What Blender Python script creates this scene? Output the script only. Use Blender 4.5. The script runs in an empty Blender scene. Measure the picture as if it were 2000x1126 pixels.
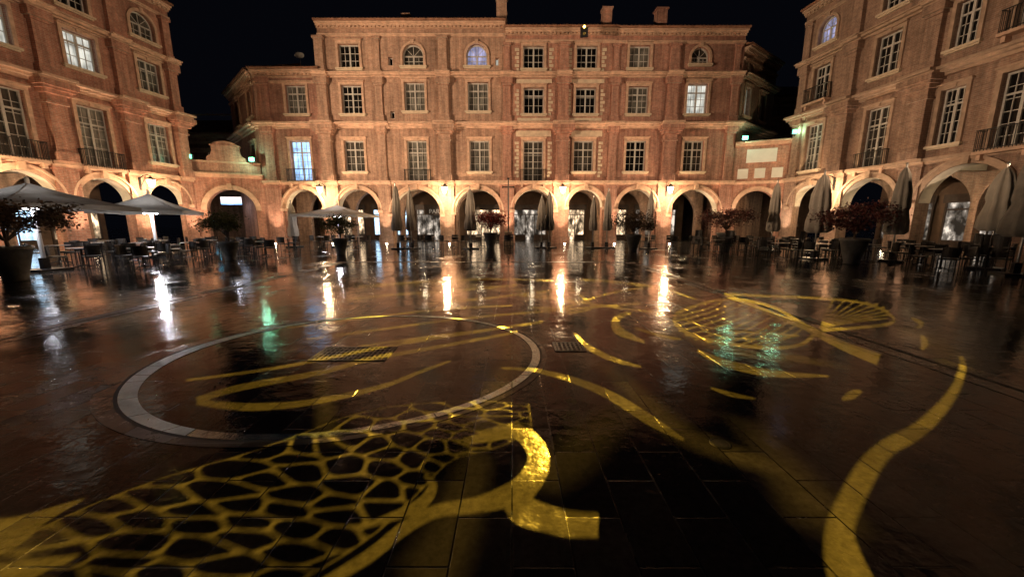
import bpy, math, random
from mathutils import Vector, Matrix
from mathutils.geometry import delaunay_2d_cdt
random.seed(7)
S = bpy.context.scene
COL = S.collection
R = math.radians
S.view_settings.view_transform = 'Standard'
S.view_settings.look = 'None'
S.view_settings.exposure = 0

# ------------------------------------------------------------------ materials
MATS = {}
def new_mat(name):
    m = bpy.data.materials.new(name); m.use_nodes = True
    nt = m.node_tree; b = nt.nodes['Principled BSDF']
    MATS[name] = m
    return m, nt, b
def nd(nt, typ, **kw):
    n = nt.nodes.new(typ)
    for k, v in kw.items(): setattr(n, k, v)
    return n
def ramp(nt, src, stops):
    r = nd(nt, 'ShaderNodeValToRGB')
    e = r.color_ramp.elements
    while len(e) < len(stops): e.new(0.5)
    for i, (p, c) in enumerate(stops):
        e[i].position = p
        e[i].color = (c[0], c[1], c[2], 1) if hasattr(c, '__len__') else (c, c, c, 1)
    nt.links.new(src, r.inputs[0])
    return r.outputs[0]
def noise(nt, vec, scale, detail=4, rough=.6):
    n = nd(nt, 'ShaderNodeTexNoise'); n.inputs['Scale'].default_value = scale
    n.inputs['Detail'].default_value = detail; n.inputs['Roughness'].default_value = rough
    if vec: nt.links.new(vec, n.inputs['Vector'])
    return n.outputs['Fac']
def mul(nt, a, b, fac=1.0, mode='MULTIPLY'):
    m = nd(nt, 'ShaderNodeMix', data_type='RGBA', blend_type=mode)
    m.inputs[0].default_value = fac
    nt.links.new(a, m.inputs[6])
    if hasattr(b, 'is_linked') or hasattr(b, 'node'): nt.links.new(b, m.inputs[7])
    else: m.inputs[7].default_value = b
    return m.outputs[2]
def bump(nt, b, h, strength=.3, dist=.02):
    n = nd(nt, 'ShaderNodeBump'); n.inputs['Strength'].default_value = strength
    n.inputs['Distance'].default_value = dist
    nt.links.new(h, n.inputs['Height']); nt.links.new(n.outputs[0], b.inputs['Normal'])

def simple(name, c, rough=.6, var=.25, scale=6, metal=0, bmp=.15, trans=0):
    m, nt, b = new_mat(name)
    tc = nd(nt, 'ShaderNodeTexCoord').outputs['Object']
    f = noise(nt, tc, scale)
    lo = [x * (1 - var) for x in c]; hi = [min(1, x * (1 + var)) for x in c]
    col = ramp(nt, f, [(.3, lo), (.7, hi)])
    nt.links.new(col, b.inputs['Base Color'])
    b.inputs['Roughness'].default_value = rough; b.inputs['Metallic'].default_value = metal
    if bmp: bump(nt, b, noise(nt, tc, scale * 4), bmp, .01)
    if trans:   # cloth that lets some light through
        t = nd(nt, 'ShaderNodeBsdfTranslucent'); nt.links.new(col, t.inputs[0])
        mx = nd(nt, 'ShaderNodeMixShader'); mx.inputs[0].default_value = trans
        nt.links.new(b.outputs[0], mx.inputs[1]); nt.links.new(t.outputs[0], mx.inputs[2])
        nt.links.new(mx.outputs[0], nt.nodes['Material Output'].inputs[0])
    return m

def brick(name, c1, c2, mortar):
    m, nt, b = new_mat(name)
    tc = nd(nt, 'ShaderNodeTexCoord').outputs['Object']
    sp = nd(nt, 'ShaderNodeSeparateXYZ'); nt.links.new(tc, sp.inputs[0])
    ad = nd(nt, 'ShaderNodeMath', operation='ADD'); nt.links.new(sp.outputs[0], ad.inputs[0]); nt.links.new(sp.outputs[1], ad.inputs[1])
    cb = nd(nt, 'ShaderNodeCombineXYZ'); nt.links.new(ad.outputs[0], cb.inputs[0]); nt.links.new(sp.outputs[2], cb.inputs[1])
    br = nd(nt, 'ShaderNodeTexBrick'); nt.links.new(cb.outputs[0], br.inputs['Vector'])
    br.inputs['Scale'].default_value = 1; br.inputs['Brick Width'].default_value = .36
    br.inputs['Row Height'].default_value = .09; br.inputs['Mortar Size'].default_value = .012
    br.inputs['Color1'].default_value = (*c1, 1); br.inputs['Color2'].default_value = (*c2, 1)
    br.inputs['Mortar'].default_value = (*mortar, 1)
    s1 = ramp(nt, noise(nt, tc, .4, 6, .7), [(.32, (.64, .62, .6)), (.5, (.97, .97, .97)), (.7, (1.25, 1.22, 1.17))])
    s2 = ramp(nt, noise(nt, tc, 5, 5, .7), [(.3, .68), (.7, 1.24)])
    mp = nd(nt, 'ShaderNodeMapping'); mp.inputs['Scale'].default_value = (3, 3, .25); nt.links.new(tc, mp.inputs[0])
    s3 = ramp(nt, noise(nt, mp.outputs[0], 1, 4, .6), [(.35, .66), (.6, 1.1)])
    col = mul(nt, mul(nt, mul(nt, br.outputs['Color'], s1), s2), s3)
    nt.links.new(col, b.inputs['Base Color']); b.inputs['Roughness'].default_value = .85
    bump(nt, b, br.outputs['Fac'], -.5, .015)
    return m

BR_A = brick('brick_red', (.5, .235, .17), (.41, .18, .13), (.48, .37, .3))
BR_B = brick('brick_ochre', (.5, .3, .21), (.41, .225, .155), (.5, .4, .32))
BR_C = brick('brick_orange', (.53, .25, .175), (.44, .19, .13), (.48, .36, .29))
BR_D = brick('brick_brown', (.38, .235, .17), (.3, .18, .13), (.38, .3, .24))
TRIM = simple('brick_trim', (.6, .41, .3), .8, .28, 3)
TRIM_D = simple('brown_trim', (.42, .3, .22), .8, .25, 3)
CREAM = simple('cream_stone', (.68, .57, .43), .75, .18, 2.5)
PLASTER = simple('soffit_plaster', (.76, .68, .56), .8, .2, 1.5)
TILE = simple('roof_tile', (.26, .13, .08), .85, .45, 4)
PAINT = simple('window_paint', (.54, .53, .5), .5, .15, 5, bmp=0)
IRON = simple('wrought_iron', (.03, .03, .03), .45, .3, 9, .6)
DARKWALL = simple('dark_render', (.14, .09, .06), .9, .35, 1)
WOOD = simple('dark_timber', (.06, .04, .03), .5, .3, 5)
FAB_T = simple('taupe_canvas', (.36, .32, .27), .85, .2, 2)
FAB_O = simple('pale_taupe_canvas', (.2, .19, .165), .85, .18, 2, trans=.2)
FAB_W = simple('cream_canvas', (.55, .5, .42), .85, .12, 2, trans=.15)
FAB_G = simple('grey_canvas', (.22, .2, .17), .85, .25, 2)
POT = simple('grey_pot', (.13, .13, .12), .55, .3, 5)
BARK = simple('bark', (.08, .055, .04), .85, .3, 12)
METAL = simple('pale_metal', (.35, .34, .32), .35, .15, 6, .7)
LITPOLE = simple('lit_pole_white', (.75, .75, .75), .35, .08, 4)  # parasol poles: glow of the lamps put into the colour as white
GRATE = simple('dark_grate', (.14, .14, .14), .4, .3, 9, .2)
TABLE = simple('table_top', (.4, .39, .37), .2, .15, 6)
WICKER = simple('dark_wicker', (.05, .045, .04), .5, .4, 30)
DARKM = simple('dark_metal', (.03, .03, .034), .4, .3, 10, .5)
PANEL = simple('white_panel', (.8, .8, .76), .6, .06, 2)

def leaf_mat(name, c):
    m, nt, b = new_mat(name)
    g = nd(nt, 'ShaderNodeNewGeometry')
    c0 = [x * .35 for x in c]; c1 = [min(1, x * 1.6) for x in c]
    nt.links.new(ramp(nt, g.outputs['Random Per Island'], [(0, c0), (1, c1)]), b.inputs['Base Color'])
    b.inputs['Roughness'].default_value = .45
    return m
LEAF_R = leaf_mat('maple_red', (.09, .022, .018))
LEAF_RB = leaf_mat('maple_red_backlit', (.26, .03, .025))  # leaf red brightened in the colour because this tree stands backlit
LEAF_G = leaf_mat('maple_green', (.07, .075, .024))
LEAF_B = leaf_mat('maple_bronze', (.08, .048, .025))

def glass(name, c, emit=None, es=0, rough=.08):
    m, nt, b = new_mat(name)
    tc = nd(nt, 'ShaderNodeTexCoord').outputs['Object']
    oi = nd(nt, 'ShaderNodeObjectInfo').outputs['Random']
    mp = nd(nt, 'ShaderNodeMapping'); mp.inputs['Scale'].default_value = (9, 1, .5); nt.links.new(tc, mp.inputs[0])
    f = ramp(nt, noise(nt, mp.outputs[0], 1, 3), [(.3, .45), (.7, 1)])
    f2 = ramp(nt, noise(nt, tc, 1.1, 2), [(.35, .4), (.65, 1)])
    k = mul(nt, mul(nt, f, f2), ramp(nt, oi, [(0, .45), (1, 1.1)]))
    if emit: k = mul(nt, f, f2)
    nt.links.new(mul(nt, k, (*c, 1)), b.inputs['Base Color'])
    b.inputs['Roughness'].default_value = rough
    if emit:
        nt.links.new(mul(nt, k, (*emit, 1)), b.inputs['Emission Color'])
        b.inputs['Emission Strength'].default_value = es
    return m
G_DARK = glass('glass_dark', (.03, .03, .03))
G_CURT = glass('glass_curtain', (.46, .46, .41), None, 0, .25)
G_DIM = glass('glass_dim', (.17, .16, .14), None, 0, .15)
G_WHITE = glass('glass_lit_white', (.4, .4, .38), (.9, .9, .8), 1.3, .3)
G_BLUE = glass('glass_lit_blue', (.3, .4, .6), (.35, .62, 1), 3.4, .3)
G_VIOLET = glass('glass_lit_violet', (.3, .3, .5), (.6, .62, 1), .9, .3)

def shopglass(name, c, s):
    """shop window: soft blotches of a lit interior behind dark glass"""
    m, nt, b = new_mat(name)
    tc = nd(nt, 'ShaderNodeTexCoord').outputs['Object']
    oi = nd(nt, 'ShaderNodeObjectInfo').outputs['Random']
    mp = nd(nt, 'ShaderNodeMapping'); mp.inputs['Scale'].default_value = (1.6, 1, .8); nt.links.new(tc, mp.inputs[0])
    ad = nd(nt, 'ShaderNodeVectorMath', operation='ADD'); nt.links.new(mp.outputs[0], ad.inputs[0])
    sc = nd(nt, 'ShaderNodeMath', operation='MULTIPLY'); sc.inputs[1].default_value = 40; nt.links.new(oi, sc.inputs[0]); nt.links.new(sc.outputs[0], ad.inputs[1])
    n = ramp(nt, noise(nt, ad.outputs[0], 1.1, 3, .6), [(.40, .015), (.53, .2), (.65, 1)])
    nt.links.new(mul(nt, n, (*c, 1)), b.inputs['Emission Color'])
    b.inputs['Emission Strength'].default_value = s
    b.inputs['Base Color'].default_value = (.03, .028, .025, 1); b.inputs['Roughness'].default_value = .12
    return m
G_SHOPW = shopglass('shop_glass_warm', (1, .7, .42), 3.6)
G_SHOPD = shopglass('shop_glass_faint', (1, .85, .7), 1.1)
G_SHOPC = glass('shop_glass_cool', (.1, .12, .14), (.5, .75, 1), 4, .2)

def emis(name, c, s):
    m, nt, b = new_mat(name)
    b.inputs['Base Color'].default_value = (*[x * .5 for x in c], 1)
    b.inputs['Emission Color'].default_value = (*c, 1); b.inputs['Emission Strength'].default_value = s
    return m
E_LAMP = emis('lamp_glass', (1, .74, .4), 24)
E_SPOT = emis('spot_lens', (1, .85, .6), 60)
E_COOL = emis('cool_bulb', (.95, .95, 1), 16)
E_GREEN = emis('green_flood_lens', (.16, 1, .48), 4.5)
E_YEL = emis('projector_lens', (1, .7, .12), 12)
E_SIGN = emis('sign_white', (1, .92, .9), 1.5)
E_SIGNB = emis('sign_blue', (.25, .5, 1), 2)
E_CYAN = emis('screen_cyan', (.2, .7, 1), 2)

# wet stone paving
def paving(name, base, w, h, rr=(.02, .06, .15), spec=.45, metal=0, cv=(.6, 1.35)):
    m, nt, b = new_mat(name)
    tc = nd(nt, 'ShaderNodeTexCoord').outputs['Object']
    mp = nd(nt, 'ShaderNodeMapping'); mp.inputs['Rotation'].default_value = (0, 0, R(90)); nt.links.new(tc, mp.inputs[0])
    def bt(c1, c2, mo):
        br = nd(nt, 'ShaderNodeTexBrick'); nt.links.new(mp.outputs[0], br.inputs['Vector'])
        br.inputs['Scale'].default_value = 1; br.inputs['Brick Width'].default_value = w
        br.inputs['Row Height'].default_value = h; br.inputs['Mortar Size'].default_value = .006
        br.inputs['Mortar Smooth'].default_value = .3
        br.inputs['Color1'].default_value = (*c1, 1); br.inputs['Color2'].default_value = (*c2, 1); br.inputs['Mortar'].default_value = (*mo, 1)
        return br
    br = bt([x * cv[0] for x in base], [x * cv[1] for x in base], [x * .15 for x in base])
    rgh = bt((.4,)*3, (1.9,)*3, (2.8,)*3)
    s1 = ramp(nt, noise(nt, tc, .5, 6, .65), [(.3, .6 if not metal else .9), (.7, 1.3 if not metal else 1.05)])
    s2 = ramp(nt, noise(nt, tc, 22, 4, .7), [(.3, .65 if not metal else .85), (.7, 1.3 if not metal else 1.05)])
    nt.links.new(mul(nt, mul(nt, br.outputs['Color'], s1), s2), b.inputs['Base Color'])
    pud = ramp(nt, noise(nt, tc, .55, 6, .68), [(.42, rr[0]), (.5, rr[1]), (.6, rr[2])])
    fine = ramp(nt, noise(nt, tc, 9, 4, .65), [(.3, .6), (.7, 1.5)])
    nt.links.new(mul(nt, mul(nt, pud, fine), rgh.outputs['Color']), b.inputs['Roughness'])
    b.inputs['Specular IOR Level'].default_value = spec; b.inputs['Metallic'].default_value = metal
    # wet patches are flat and mirror-like, drier slabs are rougher
    bs = ramp(nt, noise(nt, tc, .55, 6, .68), [(.42, .2), (.55, 1)])
    b1 = nd(nt, 'ShaderNodeBump'); b1.inputs['Strength'].default_value = .5; b1.inputs['Distance'].default_value = .013
    nt.links.new(noise(nt, tc, 2.2, 2, .5), b1.inputs['Height'])
    b4 = nd(nt, 'ShaderNodeBump'); b4.inputs['Distance'].default_value = .006; nt.links.new(bs, b4.inputs['Strength'])
    nt.links.new(noise(nt, tc, 7, 3, .6), b4.inputs['Height']); nt.links.new(b1.outputs[0], b4.inputs['Normal'])
    b2 = nd(nt, 'ShaderNodeBump'); b2.inputs['Strength'].default_value = .3; b2.inputs['Distance'].default_value = .002
    nt.links.new(noise(nt, tc, 45, 3, .6), b2.inputs['Height']); nt.links.new(b4.outputs[0], b2.inputs['Normal'])
    b3 = nd(nt, 'ShaderNodeBump'); b3.inputs['Strength'].default_value = .45; b3.inputs['Distance'].default_value = .005
    b3.invert = True
    nt.links.new(br.outputs['Fac'], b3.inputs['Height']); nt.links.new(b2.outputs[0], b3.inputs['Normal'])
    nt.links.new(b3.outputs[0], b.inputs['Normal'])
    return m
PAVE = paving('wet_paving', (.052, .049, .046), .6, .3)
RINGST = paving('wet_ring_stone', (.8, .96, 1.0), 2.5, 2.5, (.22, .28, .34), .9, .9, (.9, 1.0))
BANDST = paving('wet_band_stone', (.17, .165, .155), .5, .5, (.12, .2, .3), .7, .2)
GROOVE = simple('groove', (.008, .008, .008), .6, .3, 8)

# ------------------------------------------------------------------ mesh helpers
class MB:
    def __init__(s): s.v = []; s.f = []
    def box(s, x0, x1, y0, y1, z0, z1):
        n = len(s.v)
        s.v += [(x0,y0,z0),(x1,y0,z0),(x1,y1,z0),(x0,y1,z0),(x0,y0,z1),(x1,y0,z1),(x1,y1,z1),(x0,y1,z1)]
        s.f += [(n,n+3,n+2,n+1),(n+4,n+5,n+6,n+7),(n,n+1,n+5,n+4),(n+1,n+2,n+6,n+5),(n+2,n+3,n+7,n+6),(n+3,n,n+4,n+7)]
        return s
    def quad(s, *p):
        n = len(s.v); s.v += list(p); s.f.append(tuple(range(n, n + len(p)))); return s
    def tube(s, p0, p1, r0, r1, n=8, cap=True):
        p0 = Vector(p0); p1 = Vector(p1); d = (p1 - p0).normalized()
        a = d.orthogonal().normalized(); c = d.cross(a); k = len(s.v)
        for p, r in ((p0, r0), (p1, r1)):
            for i in range(n):
                t = 2 * math.pi * i / n
                s.v.append(tuple(p + (a * math.cos(t) + c * math.sin(t)) * r))
        for i in range(n): s.f.append((k+i, k+(i+1)%n, k+n+(i+1)%n, k+n+i))
        if cap: s.f.append(tuple(range(k+n-1, k-1, -1))); s.f.append(tuple(range(k+n, k+2*n)))
        return s
    def lathe(s, prof, n=20, cx=0, cy=0, mod=None):
        k = len(s.v)
        for j, (r, z) in enumerate(prof):
            for i in range(n):
                t = 2 * math.pi * i / n
                q = r * (mod(t, z) if mod else 1)
                s.v.append((cx + q * math.cos(t), cy + q * math.sin(t), z))
        for j in range(len(prof) - 1):
            for i in range(n):
                a = k + j*n + i; b_ = k + j*n + (i+1) % n
                s.f.append((a, b_, b_ + n, a + n))
        return s
    def prism(s, pts, y0, y1):
        n = len(pts); k = len(s.v)
        s.v += [(x, y0, z) for x, z in pts] + [(x, y1, z) for x, z in pts]
        s.f.append(tuple(range(k, k+n))); s.f.append(tuple(range(k+2*n-1, k+n-1, -1)))
        for i in range(n): s.f.append((k+i, k+(i+1)%n, k+n+(i+1)%n, k+n+i))
        return s
    def mesh(s, name, mat, smooth=False):
        me = bpy.data.meshes.new(name); me.from_pydata(s.v, [], s.f); me.validate(); me.update()
        me.materials.append(mat)
        if smooth:
            for p in me.polygons: p.use_smooth = True
        return me

def add(name, me, parent=None, loc=(0,0,0), rot=(0,0,0)):
    o = bpy.data.objects.new(name, me); COL.objects.link(o)
    o.location = loc; o.rotation_euler = rot
    if parent: o.parent = parent
    return o
def thing(name, label, cat, loc=(0,0,0), rz=0, group=None):
    o = bpy.data.objects.new(name, None); COL.objects.link(o); o.empty_display_size = .3
    o.location = loc; o.rotation_euler = (0, 0, rz)
    o['label'] = label; o['category'] = cat
    if group: o['group'] = group
    return o
def tag(o, label, cat, group=None):
    o['label'] = label; o['category'] = cat
    if group: o['group'] = group
def copy_thing(root, loc, rz=0, label=None):
    n = root.copy(); n.location = loc; n.rotation_euler = (0, 0, rz); COL.objects.link(n)
    if label: n['label'] = label
    def rec(src, dst):
        for c in [x for x in bpy.data.objects if x.parent == src]:
            k = c.copy(); k.parent = dst; COL.objects.link(k); rec(c, k)
    rec(root, n)
    return n
def point(loc, power, col, rad=.06, parent=None, name='lamp_light'):
    l = bpy.data.lights.new(name, 'POINT'); l.energy = power; l.color = col; l.shadow_soft_size = rad
    o = bpy.data.objects.new(name, l); COL.objects.link(o); o.location = loc
    if parent: o.parent = parent
    return o
def spot(loc, target, power, col, angle, blend=.6, rad=.1, parent=None, name='spot_light'):
    l = bpy.data.lights.new(name, 'SPOT'); l.energy = power; l.color = col; l.shadow_soft_size = rad
    l.spot_size = R(angle); l.spot_blend = blend
    o = bpy.data.objects.new(name, l); COL.objects.link(o); o.location = loc
    o.rotation_euler = (Vector(target) - Vector(loc)).to_track_quat('-Z', 'Y').to_euler()
    if parent: o.parent = parent
    return o

def holes_wall(mb, outer, holes, y0, y1, both=True):
    pts = []; polys = []
    for poly in [outer] + holes:
        k = len(pts); pts += [Vector(p) for p in poly]; polys.append(list(range(k, k + len(poly))))
    v, e, f, ov, oe, of = delaunay_2d_cdt(pts, [], polys, 0, 1e-5, True)
    keep = [t for t, o in zip(f, of) if o == [0]]
    for y in ((y0, y1) if both else (y0,)):
        k = len(mb.v); mb.v += [(p.x, y, p.y) for p in v]
        mb.f += [tuple(k + i for i in t) for t in keep]
    for h in holes:
        for i in range(len(h)):
            a = h[i]; b = h[(i+1) % len(h)]
            if a[1] < .01 and b[1] < .01: continue
            mb.quad((a[0], y0, a[1]), (b[0], y0, b[1]), (b[0], y1, b[1]), (a[0], y1, a[1]))
def arch_poly(cx, hw, z0, apex, n=22):
    zs = apex - hw
    return [(cx - hw, z0), (cx + hw, z0)] + [(cx + hw*math.cos(math.pi*i/n), zs + hw*math.sin(math.pi*i/n)) for i in range(n+1)]
def ring_band(mb, cx, zs, r0, r1, y0, y1, n=22):
    for i in range(n):
        a = math.pi*i/n; b = math.pi*(i+1)/n
        def P(r, t, y): return (cx + r*math.cos(t), y, zs + r*math.sin(t))
        mb.quad(P(r0,a,y0), P(r1,a,y0), P(r1,b,y0), P(r0,b,y0))
        mb.quad(P(r1,a,y0), P(r1,b,y0), P(r1,b,y1), P(r1,a,y1))
        mb.quad(P(r0,a,y0), P(r0,b,y0), P(r0,b,y1), P(r0,a,y1))

# ------------------------------------------------------------------ windows
CACHE = {}
def cached(key, fn):
    if key not in CACHE: CACHE[key] = fn()
    return CACHE[key]
def frame_mesh(w, h, arch):
    mb = MB(); b = .08; hw = w/2
    top = h - (hw if arch else 0)
    mb.box(-hw, -hw+b, 0, .08, 0, top); mb.box(hw-b, hw, 0, .08, 0, top)
    mb.box(-hw+b, hw-b, 0, .08, 0, b)
    if arch:
        ring_band(mb, 0, top, hw-b, hw, 0, .08, 14)
        for t in (45, 90, 135):
            mb.tube((0, .04, top), ((hw-.05)*math.cos(R(t)), .04, top+(hw-.05)*math.sin(R(t))), .022, .022, 4)
        mb.box(-hw+b, hw-b, .002, .078, top-.04, top+.04)
    else: mb.box(-hw+b, hw-b, 0, .08, top-b, top)
    z1 = top - (0.04 if arch else b)
    if w > .8:
        mb.box(-.055, .055, -.012, .07, b, z1)
        if h > 1.7 and not arch:
            tz = h*.72; mb.box(-hw+b, hw-b, -.006, .072, tz-.045, tz+.045)
        rows = max(2, round((z1-b)/.52))
        for i in range(1, rows):
            z = b + (z1-b)*i/rows
            mb.box(-hw+b, -.055, .01, .06, z-.016, z+.016); mb.box(.055, hw-b, .01, .06, z-.016, z+.016)
        for sx in (-1, 1):
            x = sx*(hw-b+.055)/2
            mb.box(x-.015, x+.015, .014, .056, b, z1)
    return mb.mesh('frame', PAINT)
def pane_mesh(w, h, arch, mat):
    mb = MB(); hw = w/2
    p = arch_poly(0, hw, 0, h, 14) if arch else [(-hw,0),(hw,0),(hw,h),(-hw,h)]
    mb.quad(*[(x, .1, z) for x, z in p])
    return mb.mesh('pane', mat)
def surround_mesh(w, h, arch, mat):
    mb = MB(); hw = w/2; t = .17
    top = h - (hw if arch else 0)
    mb.box(-hw-t, -hw, -.3, -.2, 0, top); mb.box(hw, hw+t, -.3, -.2, 0, top)
    if arch: ring_band(mb, 0, top, hw, hw+t, -.3, -.2, 14)
    else:
        mb.box(-hw-t, hw+t, -.3, -.2, top, top+.2)
        mb.box(-hw-t-.06, hw+t+.06, -.42, -.2, top+.2, top+.28)
    mb.box(-.12, .12, -.36, -.2, h+.005, h+.26)
    return mb.mesh('surround', mat)
def sill_mesh(w, mat):
    return MB().box(-w/2-.25, w/2+.25, -.42, .0, -.12, 0).box(-w/2-.18, w/2+.18, -.34, -.05, -.2, -.12).mesh('sill', mat)
def window(parent, x, z0, z1, w, arch, pane, trim, sill=True, plain=False):
    e = bpy.data.objects.new('window', None); COL.objects.link(e); e.parent = parent
    e.location = (x, .2, z0); e.empty_display_size = .2
    h = z1 - z0; w = round(w, 2); h = round(h, 2)
    add('frame', cached(('f', w, h, arch), lambda: frame_mesh(w, h, arch)), e)
    add('pane', cached(('p', w, h, arch, pane.name), lambda: pane_mesh(w, h, arch, pane)), e)
    if not plain:
        add('surround', cached(('s', w, h, arch, trim.name), lambda: surround_mesh(w, h, arch, trim)), e)
        if sill: add('sill', cached(('sl', w, trim.name), lambda: sill_mesh(w, CREAM)), e)
    return e
def balcony(parent, x, z, w, shallow=.55):
    e = bpy.data.objects.new('balcony', None); COL.objects.link(e); e.parent = parent; e.location = (x, 0, z)
    hw = w/2 + .28
    def slab(): return MB().box(-hw, hw, -shallow, -.003, -.14, 0).box(-hw+.1, -hw+.25, -shallow*.7, -.003, -.4, -.14).box(hw-.25, hw-.1, -shallow*.7, -.003, -.4, -.14).mesh('slab', TRIM)
    def rail():
        mb = MB(); y = -shallow+.05
        mb.box(-hw+.02, hw-.02, y-.02, y+.02, .93, .97); mb.box(-hw+.02, hw-.02, y-.015, y+.015, .08, .11)
        n = int(2*hw/.12)
        for i in range(n+1):
            xx = -hw+.04+(2*hw-.08)*i/n; mb.box(xx-.01, xx+.01, y-.01, y+.01, 0, .93)
        for sx in (-hw+.03, hw-.03):
            mb.box(sx-.014, sx+.014, y+.02, 0, .932, .968)
            for j in range(4): mb.box(sx-.01, sx+.01, y+.08+j*.1, y+.1+j*.1, 0, .93)
        return mb.mesh('railing', IRON)
    add('slab', cached(('bs', w, shallow), slab), e); add('railing', cached(('br', w, shallow), rail), e)

# ------------------------------------------------------------------ houses
C1, C2 = 9.14, 12.7
def strip(mb, W, z, prof, breaks, x0=0):
    for dz, h, p in prof:
        mb.box(x0, W, -p, -.002, z+dz, z+dz+h)
        for bx, hw, ex in breaks:
            mb.box(bx-hw, bx+hw, -p-ex, -.004, z+dz-.003, z+dz+h+.003)
def pilaster_mesh(w, mat, big, H):
    mb = MB(); h = w/2
    def seg(z0, z1, hw, p): mb.box(-hw, hw, -p, -.003, z0, z1)
    seg(0, .55, h+.1, .26); seg(.55, .63, h+.06, .22); seg(.63, 4.62, h, .16); seg(4.62, 4.72, h+.08, .24)
    if big:
        q = h*.74
        seg(5.02, 5.5, q+.08, .5); seg(5.5, 8.0, q, .42); seg(8.0, 8.12, q+.08, .5)
        seg(8.12, 8.5, q+.02, .45); seg(8.5, 8.7, q+.18, .64); seg(8.7, 8.84, q+.3, .78); seg(8.84, C1-.003, q+.4, .9)
        q = h*.62
    else:
        q = h*.6
        seg(5.02, 5.3, q+.06, .22); seg(5.3, 8.6, q, .16); seg(8.6, 8.75, q+.06, .24); seg(8.75, C1-.003, q+.16, .36)
        q = h*.5
    pr = .3 if big else .16
    seg(9.56, 9.95, q+.08, pr+.08); seg(9.95, 12.1, q, pr); seg(12.1, 12.25, q+.06, pr+.07); seg(12.25, C2-.003, q+.16, pr+.17)
    if H > 14:
        seg(13.02, 13.3, q, pr+.02); seg(13.3, H-1.1, q-.05, pr-.03); seg(H-1.1, H-.93, q+.05, pr+.06)
    return mb.mesh('pilaster', mat)

def roof_mesh(W, H, depth, rise, over=.55):
    mb = MB(); n = int(W/.28)*6; k = len(mb.v)
    rows = [(-over, H+.12), (-over+.9, H+.12+rise*.9/(depth+over)), (depth, H+.12+rise)]
    for y, z in rows:
        for i in range(n+1):
            x = -.05+(W+.1)*i/n; mb.v.append((x, y, z + .055*abs(math.sin(math.pi*i/6))))
    for j in range(len(rows)-1):
        for i in range(n):
            a = k+j*(n+1)+i; mb.f.append((a, a+1, a+n+2, a+n+1))
    mb.quad((-.05,-over,H+.12),(W+.05,-over,H+.12),(W+.05,-over+.02,H+.03),(-.05,-over+.02,H+.03))
    mb.quad((-.05,-over+.02,H+.03),(W+.05,-over+.02,H+.03),(W+.05,depth,H+.03),(-.05,depth,H+.03))
    mb.quad((-.05,-over,H+.12),(-.05,depth,H+.12+rise),(-.05,depth,H+.03))
    mb.quad((W+.05,-over,H+.12),(W+.05,depth,H+.12+rise),(W+.05,depth,H+.03))
    mb.quad((-.05,depth,H+.12+rise),(W+.05,depth,H+.12+rise),(W+.05,depth,H+.03),(-.05,depth,H+.03))
    return mb.mesh('roof', TILE)

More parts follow.
